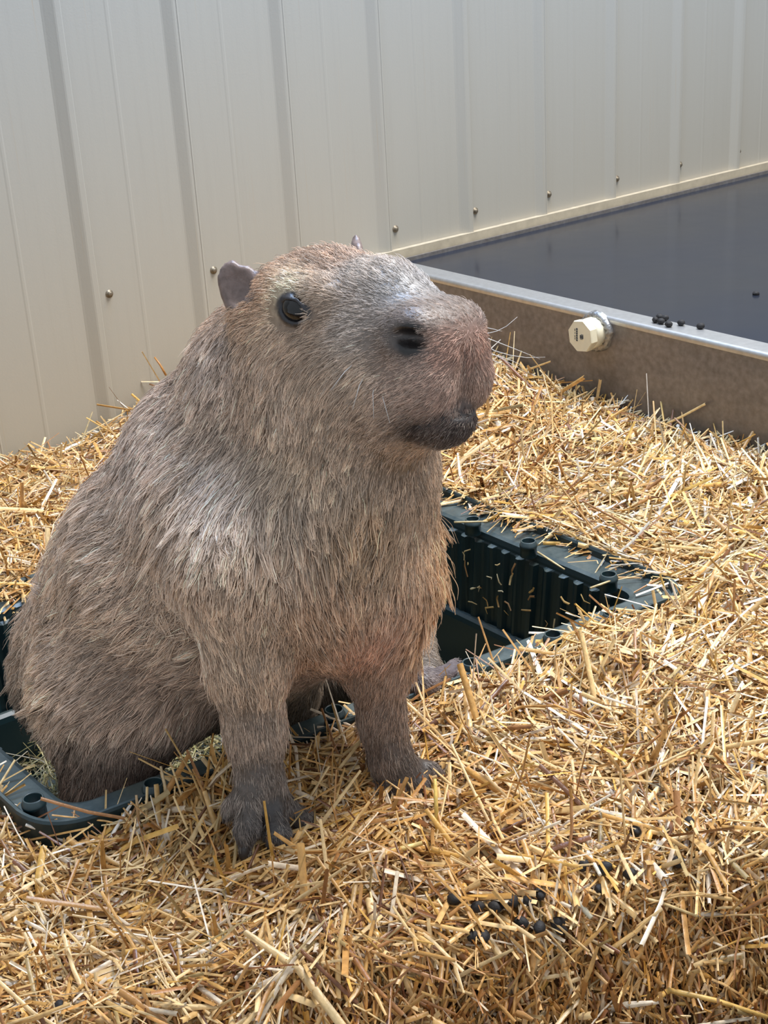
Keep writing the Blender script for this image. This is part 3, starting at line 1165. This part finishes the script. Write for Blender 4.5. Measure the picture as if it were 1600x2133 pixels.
# ears: cupped, upright, with a notched tip
EARC = []
for s in (1, -1):
    b = H(-0.076 if s > 0 else -0.052, s * 0.073, -0.002 if s > 0 else 0.014)
    up_ = HU * 0.90 - HF * 0.34 + HR * s * 0.22
    up_ /= np.linalg.norm(up_)
    face = HR * s * 0.75 + HF * 0.62
    face -= up_ * (face @ up_)
    face /= np.linalg.norm(face)
    wd = np.cross(up_, face)
    ax = np.array([wd, face, up_])
    FD.cone(b - up_ * 0.012, 0.018, b + up_ * 0.008, 0.015, 0.02)
    FD.ell(b + up_ * 0.020, ax, np.array([0.0240, 0.0085, 0.036]), 0.008)
    FD.ell(b + up_ * 0.027 + face * 0.0095, ax, np.array([0.0150, 0.0085, 0.022]), 0.005, 'cut')
    FD.ball(b + up_ * 0.050 + wd * 0.016 * s, 0.007, 0.004, 'cut')
    EARC.append((b + up_ * 0.022, up_))

VB, QB = surface_net(FD)
# relax a little
ed = np.concatenate([QB[:, [0, 1]], QB[:, [1, 2]], QB[:, [2, 3]], QB[:, [3, 0]]])
cn = np.bincount(ed.ravel(), minlength=len(VB)).astype(float)
for it in range(2):
    ac = np.stack([np.bincount(ed[:, 0], VB[ed[:, 1], i], len(VB)) + np.bincount(ed[:, 1], VB[ed[:, 0], i], len(VB)) for i in range(3)], 1)
    VB = VB * 0.55 + 0.45 * ac / cn[:, None]

# ------------------------------------------------------------------ groom and colour control points
# position, direction (image dx,dy,depth), length m, lift, colour
B_ = lin(172, 146, 122)      # body brown
CTRL = [
    (on_y(60, 1250, 1.45), (-1, 0.25, 0.2), 0.030, 0.45, lin(170, 146, 126)),
    (on_y(60, 1450, 1.42), (-1, 0.25, 0.1), 0.030, 0.45, lin(172, 146, 122)),
    (on_y(140, 1620, 1.38), (-0.6, 0.7, 0), 0.022, 0.35, lin(138, 110, 92)),
    (on_y(300, 1570, 1.33), (-0.2, 1, 0), 0.018, 0.25, lin(96, 74, 64)),
    (on_y(220, 1350, 1.26), (-1, 0.45, 0), 0.030, 0.30, lin(166, 142, 122)),
    (on_y(330, 1450, 1.25), (-0.8, 0.65, 0), 0.026, 0.28, lin(160, 134, 114)),
    (on_y(200, 1120, 1.35), (-1, 0.45, 0.2), 0.032, 0.35, lin(170, 148, 130)),
    (on_y(330, 1150, 1.22), (-0.9, 0.6, 0), 0.034, 0.32, lin(168, 146, 128)),
    (on_y(320, 950, 1.30), (-0.75, 0.8, 0.2), 0.030, 0.30, lin(172, 152, 138)),
    (on_y(450, 1000, 1.15), (-0.6, 0.9, 0), 0.034, 0.30, lin(176, 156, 140)),
    (on_y(420, 1250, 1.20), (-0.6, 0.9, 0), 0.030, 0.35, lin(172, 150, 130)),
    (on_y(450, 760, 1.20), (-0.8, 0.7, 0.2), 0.026, 0.30, lin(168, 148, 134)),
    (on_y(570, 850, 1.10), (-0.5, 0.9, 0), 0.028, 0.28, lin(174, 152, 132)),
    (on_y(600, 1050, 1.06), (-0.25, 1, 0), 0.032, 0.32, lin(178, 154, 132)),
    (on_y(560, 1200, 1.06), (-0.2, 1, 0), 0.030, 0.32, lin(176, 150, 126)),
    (on_y(700, 1000, 1.03), (-0.05, 1, 0), 0.028, 0.32, lin(176, 150, 124)),
    (on_y(760, 1120, 1.02), (0.15, 1, 0), 0.032, 0.38, lin(178, 144, 108)),
    (on_y(880, 1150, 1.10), (0.8, 0.7, 0.2), 0.036, 0.80, lin(190, 150, 106)),
    (on_y(858, 1260, 1.09), (0.8, 0.6, 0.2), 0.030, 0.70, lin(182, 140, 100)),
    (on_y(680, 1270, 1.03), (0.1, 1, 0), 0.028, 0.32, lin(176, 140, 108)),
    (on_y(640, 1370, 1.10), (0.3, 1, 0), 0.024, 0.32, lin(164, 128, 100)),
    (on_y(760, 1350, 1.06), (-0.1, 1, 0), 0.016, 0.22, lin(164, 122, 98)),
    (on_y(490, 1380, 1.08), (-0.3, 1, 0), 0.022, 0.28, lin(172, 146, 120)),
    (on_y(550, 1400, 1.08), (0.1, 1, 0), 0.018, 0.25, lin(166, 138, 112)),
    (on_y(530, 1520, 1.08), (0, 1, 0), 0.013, 0.18, lin(140, 118, 100)),
    (on_y(540, 1620, 1.07), (0.05, 1, 0), 0.0095, 0.15, lin(112, 98, 88)),
    (on_y(565, 1720, 1.05), (0.1, 1, 0), 0.0055, 0.12, lin(78, 72, 70)),
    (on_y(800, 1450, 1.06), (0, 1, 0), 0.012, 0.18, lin(140, 110, 88)),
    (on_y(800, 1560, 1.05), (0.1, 1, 0), 0.009, 0.15, lin(104, 84, 70)),
    (on_y(860, 1630, 1.03), (0.4, 1, 0), 0.0055, 0.12, lin(84, 76, 72)),
    (on_y(865, 1320, 1.27), (0.3, 1, 0), 0.016, 0.28, lin(122, 104, 84)),
    (on_y(880, 1400, 1.21), (0.3, 1, 0), 0.010, 0.2, lin(104, 92, 80)),
    (on_z(935, 1402, 0.375), (1, 0, 0), 0.003, 0.1, lin(112, 100, 102)),
    (on_y(610, 1450, 1.25), (0, 1, 0), 0.016, 0.2, lin(116, 96, 74)),
]


def hc(a, r, u, d, ln, lift, col):
    for s in (1, -1):
        dd = d[0] * HF + d[1] * s * HR + d[2] * HU
        CTRL.append((H(a, s * r, u), dd, ln, lift, col))


hc(0.170, 0.02, -0.04, (-0.6, 0.5, -0.3), 0.0050, 0.15, lin(160, 120, 102))
hc(0.175, 0.015, -0.08, (-0.5, 0.5, -0.6), 0.0060, 0.15, lin(150, 120, 104))
hc(0.140, 0.050, -0.065, (-0.8, 0.3, -0.6), 0.0075, 0.18, lin(158, 132, 116))
hc(0.148, 0.052, -0.026, (-1, 0.2, -0.2), 0.0035, 0.12, lin(92, 82, 78))
hc(0.155, 0.02, 0.000, (-1, 0.1, 0.3), 0.005, 0.15, lin(128, 110, 98))
hc(0.110, 0.02, 0.018, (-1, 0.1, 0.3), 0.007, 0.22, lin(150, 144, 140))
hc(0.060, 0.025, 0.040, (-1, 0.1, 0.2), 0.009, 0.25, lin(150, 138, 128))
hc(0.010, 0.025, 0.050, (-1, 0.1, 0.1), 0.012, 0.35, lin(152, 124, 102))
hc(-0.050, 0.02, 0.052, (-1, 0.1, 0.0), 0.017, 0.5, lin(156, 128, 106))
hc(-0.100, 0.03, 0.025, (-1, 0.1, -0.3), 0.020, 0.4, lin(160, 134, 112))
hc(-0.035, 0.075, 0.015, (-1, 0.2, -0.2), 0.009, 0.25, lin(164, 124, 92))
hc(-0.008, 0.080, 0.020, (-1, 0.2, 0.4), 0.007, 0.2, lin(206, 186, 156))
hc(0.030, 0.068, -0.005, (-1, 0.1, -0.4), 0.007, 0.2, lin(150, 126, 106))
hc(0.000, 0.078, -0.028, (-0.9, 0.1, -0.6), 0.009, 0.2, lin(160, 134, 112))
hc(0.080, 0.060, -0.020, (-1, 0.1, -0.4), 0.008, 0.2, lin(148, 134, 124))
hc(0.080, 0.058, -0.070, (-0.7, 0.1, -0.9), 0.011, 0.2, lin(164, 142, 122))
hc(0.040, 0.072, -0.080, (-0.6, 0.1, -1), 0.014, 0.22, lin(164, 140, 118))
hc(-0.030, 0.085, -0.075, (-0.6, 0.1, -1), 0.020, 0.25, lin(166, 142, 122))
hc(0.050, 0.055, -0.130, (-0.5, 0.1, -1), 0.016, 0.25, lin(168, 144, 122))
hc(0.00, 0.06, -0.160, (-0.4, 0.0, -1), 0.022, 0.3, lin(172, 148, 122))
hc(0.140, 0.034, -0.126, (-0.8, 0.1, -0.6), 0.007, 0.2, lin(58, 46, 42))
hc(0.165, 0.01, -0.122, (-0.8, 0.1, -0.6), 0.006, 0.2, lin(56, 45, 42))
hc(0.100, 0.052, -0.118, (-0.8, 0.1, -0.6), 0.010, 0.2, lin(150, 128, 110))
hc(0.120, 0.02, -0.150, (-0.8, 0.1, -0.6), 0.008, 0.2, lin(150, 122, 96))

CP = np.array([c[0] for c in CTRL])
CDn = np.array([(idir(*c[1]) if i < 34 else c[1] / np.linalg.norm(c[1])) for i, c in enumerate(CTRL)])
CLn = np.array([c[2] for c in CTRL])
CLf = np.array([c[3] for c in CTRL])
CCl = np.array([c[4] for c in CTRL])


def ctrl_eval(P):
    n = len(P)
    D_, L_, F_, C_ = np.zeros((n, 3)), np.zeros(n), np.zeros(n), np.zeros((n, 3))
    for i in range(0, n, 40000):
        q = P[i:i + 40000]
        d2 = ((q[:, None, :] - CP[None]) ** 2).sum(2)
        w = 1.0 / (d2 + 1.5e-4) ** 2.0
        w /= w.sum(1, keepdims=True)
        D_[i:i + 40000] = w @ CDn
        L_[i:i + 40000] = w @ CLn
        F_[i:i + 40000] = w @ CLf
        C_[i:i + 40000] = w @ CCl
    return D_, L_ * (1 + 0.3 * sm(0.016, 0.009, L_)), F_, C_


_w3 = rng.normal(0, 1, (20, 3))
_p3 = rng.uniform(0, 6.28, 20)


def n3(P, s):
    r = np.zeros(len(P))
    for i in range(20):
        r += np.sin(s * (P @ _w3[i]) + _p3[i])
    return r / 6.3


def bare(P):
    """1 where the skin shows: round the eyes, inside nostrils, ears, mouth, soles"""
    b = np.zeros(len(P))
    for e, ea, s in EYES:
        q = P - e
        d = np.sqrt((q @ ea[0] / 0.0225) ** 2 + (q @ ea[2] / 0.0165) ** 2 + (q @ ea[1] / 0.05) ** 2)
        b = np.maximum(b, 1 - sm(0.92, 1.08, d))
    for c in NOSTR:
        b = np.maximum(b, 1 - sm(0.013, 0.017, np.linalg.norm(P - c, axis=1)))
    for c, u in EARC:
        q = P - c
        h = q @ u
        r = np.linalg.norm(q - np.outer(h, u), axis=1)
        b = np.maximum(b, (1 - sm(0.028, 0.033, r)) * sm(-0.016, -0.008, h) * (1 - sm(0.04, 0.05, h)))
    return b


def skin_colour(P):
    c = ctrl_eval(P)[3] * 0.65
    for e, ea, s in EYES:
        q = P - e
        d = np.sqrt((q @ ea[0] / 0.0225) ** 2 + (q @ ea[2] / 0.0165) ** 2 + (q @ ea[1] / 0.05) ** 2)
        w = (1 - sm(0.9, 1.1, d))[:, None]
        c = c * (1 - w) + lin(44, 41, 44) * w
    for k in NOSTR:
        w = (1 - sm(0.013, 0.019, np.linalg.norm(P - k, axis=1)))[:, None]
        c = c * (1 - w) + lin(30, 26, 25) * w
    for k, u in EARC:
        q = P - k
        h = q @ u
        r = np.linalg.norm(q - np.outer(h, u), axis=1)
        w = ((1 - sm(0.028, 0.036, r)) * sm(-0.02, -0.008, h))[:, None]
        c = c * (1 - w) + lin(122, 104, 98) * w
    # dark inside of the mouth
    q = P - H(0.130, 0, -0.112)
    d = np.sqrt((q @ HF / 0.045) ** 2 + (q @ HR / 0.052) ** 2 + (q @ HU / 0.010) ** 2)
    w = (1 - sm(0.7, 1.1, d))[:, None]
    c = c * (1 - w) + lin(40, 32, 31) * w
    return c


M_SKIN = attr_material('capybara_skin', 0.42, 0.5, nscale=160)
M_EYE = simple('dark_wet_eye', lin(20, 16, 15), 0.05, spec=0.45)
M_CLAW = simple('horn_claw', lin(52, 47, 45), 0.45)
body_loc = (0.70, 1.30, 0.08)
capy = empty('capybara', body_loc)
tag(capy, 'brown capybara sitting in the tub, front feet on the straw', 'capybara')
bme = np_mesh('body', VB, QB)
set_col(bme, np.clip(skin_colour(VB), 0, 1))
link('body', bme, M_SKIN, capy, loc=(0, 0, 0))

# eyeballs
for e, ea, s in EYES:
    v, f = [], []
    nu, nv_ = 28, 16
    for j in range(nv_ + 1):
        thh = math.pi * j / nv_
        for i in range(nu):
            a = 2 * math.pi * i / nu
            v.append(e + (ea[1] * math.cos(thh) * 0.0125 + ea[0] * math.sin(thh) * math.cos(a) * 0.0170 + ea[2] * math.sin(thh) * math.sin(a) * 0.0128))
    for j in range(nv_):
        for i in range(nu):
            f.append((j * nu + i, j * nu + (i + 1) % nu, (j + 1) * nu + (i + 1) % nu, (j + 1) * nu + i))
    o = link('eye', mesh('eye', v, f), M_EYE, capy, loc=(0, 0, 0))
    o['label'] = 'glossy black eye'
# blunt claws
for c, d, r in CLAWS:
    a = np.cross(d, [0, 0, 1])
    vv, ff = tube([c - d * r * 0.9, c + d * r * 0.5, c + d * r * 1.3 - WZv * r * 0.3, c + d * r * 1.9 - WZv * r * 0.7], [r * 0.85, r * 0.9, r * 0.7, r * 0.25], 8)
    link('claw', mesh('claw', vv, ff), M_CLAW, capy, loc=(0, 0, 0))

# fur -------------------------------------------------------------
tri = np.concatenate([QB[:, [0, 1, 2]], QB[:, [0, 2, 3]]])
A3, B3, C3 = VB[tri[:, 0]], VB[tri[:, 1]], VB[tri[:, 2]]
fn = np.cross(B3 - A3, C3 - A3)
area = np.linalg.norm(fn, axis=1) / 2
vn = np.zeros_like(VB)
for i in range(3):
    for k in range(3):
        vn[:, k] += np.bincount(tri[:, i], fn[:, k], len(VB))
vn /= np.linalg.norm(vn, axis=1, keepdims=True) + 1e-12
cen = (A3 + B3 + C3) / 3
_, tl_, _, _ = ctrl_eval(cen)
facing = ((CAM - cen) * (fn / (2 * area[:, None] + 1e-12))).sum(1) / np.linalg.norm(CAM - cen, axis=1)
wgt = area * np.clip(0.024 / np.clip(tl_, 0.004, 1), 0.75, 3.8) * np.where(facing > -0.25, 1.0, 0.4) * np.where(cen[:, 2] < 0.2, 0.3, 1) * np.where((cen[:, 2] < 0.50) & (cen[:, 1] < 1.17), 2.0, 1) * np.where(((cen - H(0.06, 0, -0.03)) ** 2).sum(1) < 0.125 ** 2, 2.0, 1)
NH = 450000
ti = rng.choice(len(tri), NH, p=wgt / wgt.sum())
u, w = rng.random(NH), rng.random(NH)
fl_ = u + w > 1
u[fl_], w[fl_] = 1 - u[fl_], 1 - w[fl_]
R0 = A3[ti] * (1 - u - w)[:, None] + B3[ti] * u[:, None] + C3[ti] * w[:, None]
RN = vn[tri[ti, 0]] * (1 - u - w)[:, None] + vn[tri[ti, 1]] * u[:, None] + vn[tri[ti, 2]] * w[:, None]
RN /= np.linalg.norm(RN, axis=1, keepdims=True)
kp = rng.random(NH) > bare(R0) * 1.02
R0, RN = R0[kp], RN[kp]
NH = len(R0)
gd, gl, gf, gc = ctrl_eval(R0)
gd = gd + 0.30 * np.stack([n3(R0, 22), n3(R0 + 3.1, 22), n3(R0 + 7.7, 22)], 1) + rng.normal(0, 0.16, (NH, 3))
gd -= RN * (gd * RN).sum(1, keepdims=True)
gd /= np.linalg.norm(gd, axis=1, keepdims=True) + 1e-9
L_ = gl * rng.lognormal(0, 0.22, NH) * (1 + 0.15 * n3(R0, 40))
lf = np.clip(gf + rng.normal(0, 0.09, NH), 0.06, 1.0)
stray = rng.random(NH) < 0.025
lf[stray] += 0.35
L_[stray] *= 1.25
KP = 5
P_ = np.zeros((NH, KP, 3))
P_[:, 0] = R0 - RN * 0.001
for k in range(1, KP):
    t = k / (KP - 1)
    lk = lf * (1 - 0.75 * t)
    d = RN * lk[:, None] + gd * np.sqrt(np.clip(1 - lk ** 2, 0.05, 1))[:, None]
    d[:, 2] -= 0.18 * t
    d /= np.linalg.norm(d, axis=1, keepdims=True)
    P_[:, k] = P_[:, k - 1] + d * (L_ / (KP - 1))[:, None]
# clumping: strands lean to a shared guide
ng = NH // 24
gi = rng.choice(NH, ng, replace=False)
kd = kdtree.KDTree(ng)
for j, g_ in enumerate(gi):
    kd.insert(R0[g_], j)
kd.balance()
near = np.fromiter((kd.find(q)[1] for q in R0), dtype=np.int64, count=NH)
G_ = P_[gi[near]]
cl = (np.clip((gl - 0.006) / 0.02, 0, 1) * rng.uniform(0.45, 0.88, NH))[:, None]
for k in range(1, KP):
    t = k / (KP - 1)
    m_ = cl * t ** 1.3
    P_[:, k] = P_[:, k] * (1 - m_) + G_[:, k] * m_
jit = rng.normal(0, 1, (NH, KP, 3)) * np.clip(gl * 0.022, 0.0001, 0.0006)[:, None, None]
jit[:, 0] = 0
P_ += jit
cv = bpy.data.hair_curves.new('fur')
cv.add_curves([KP] * NH)
cv.attributes['position'].data.foreach_set('vector', P_.astype(np.float32).ravel())
ra = cv.attributes.get('radius') or cv.attributes.new('radius', 'FLOAT', 'POINT')
rr = np.clip(0.00020 + 0.0085 * gl, 0.00024, 0.00048)[:, None] * np.array([1.0, 1.0, 0.85, 0.6, 0.22])[None]
ra.data.foreach_set('value', rr.astype(np.float32).ravel())
tone = rng.lognormal(0, 0.22, NH) * rng.lognormal(0, 0.16, ng)[near] * (1 + 0.12 * n3(R0, 30))
hcol = gc * tone[:, None] * 1.8
lum_ = hcol @ np.array([0.3, 0.55, 0.15])
hcol = hcol * 0.76 + lum_[:, None] * 0.24 * np.array([1.04, 1.0, 0.96])
gry = rng.random(NH) < 0.16
hcol[gry] = hcol[gry] * 0.5 + 0.5 * np.array([0.55, 0.47, 0.40])
drk = rng.random(NH) < 0.16 * np.clip((gl - 0.004) / 0.01, 0, 1)
hcol[drk] *= 0.5
ca = cv.attributes.new('Col', 'FLOAT_COLOR', 'CURVE')
cc_ = np.ones((NH, 4), np.float32)
cc_[:, :3] = np.clip(hcol, 0, 1)
ca.data.foreach_set('color', cc_.ravel())


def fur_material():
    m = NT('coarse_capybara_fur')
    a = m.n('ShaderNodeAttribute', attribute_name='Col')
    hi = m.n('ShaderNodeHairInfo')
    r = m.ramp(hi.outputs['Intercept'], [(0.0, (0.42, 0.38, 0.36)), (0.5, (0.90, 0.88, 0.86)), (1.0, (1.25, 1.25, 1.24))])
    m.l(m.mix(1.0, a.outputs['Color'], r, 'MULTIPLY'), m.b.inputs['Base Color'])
    m.set(Roughness=0.52)
    m.b.inputs['Specular IOR Level'].default_value = 0.30
    return m.m


fo = bpy.data.objects.new('fur', cv)
COL.objects.link(fo)
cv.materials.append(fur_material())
fo.parent = capy
fo.matrix_parent_inverse = Matrix.Translation(capy.location).inverted()
fo['label'] = 'coarse brown fur'
fo['kind'] = 'stuff'

# whiskers
M_WHISK = simple('pale_whisker', lin(205, 200, 196), 0.4)
for a, b, c in (((1003, 700), (1060, 722), (1125, 748)), ((1005, 716), (1062, 740), (1136, 744)), ((1004, 726), (1050, 750), (1100, 778)), ((1000, 690), (1035, 690), (1078, 660)),
                ((1006, 735), (1045, 744), (1090, 762)), ((998, 680), (1020, 684), (1046, 690)), ((1005, 742), (1030, 752), (1062, 764))):
    A, B, Cc = on_y(*a, 1.045), on_y(*b, 1.030), on_y(*c, 1.020)
    vv, ff = tube([A, (A + B) / 2 + (B - (A + Cc) / 2) * 0.3, B, (B + Cc) / 2 + (B - (A + Cc) / 2) * 0.3, Cc], [0.0005, 0.00048, 0.0004, 0.0003, 0.00015], 5)
    link('whisker', mesh('whisker', vv, ff), M_WHISK, capy, loc=(0, 0, 0))
for (r0, a0, u0, dx, dy) in ((0.057, 0.095, -0.055, -30, 78), (0.056, 0.105, -0.060, -8, 92), (0.058, 0.085, -0.045, -52, 60), (0.056, 0.112, -0.066, 10, 70)):
    A = H(a0, r0, u0)
    dd = idir(dx, dy, -25)
    B = A + dd * 0.022 + HR * 0.004
    Cc = A + dd * 0.048
    vv, ff = tube([A, B, Cc], [0.0005, 0.0004, 0.0002], 5)
    link('whisker', mesh('whisker', vv, ff), M_WHISK, capy, loc=(0, 0, 0))
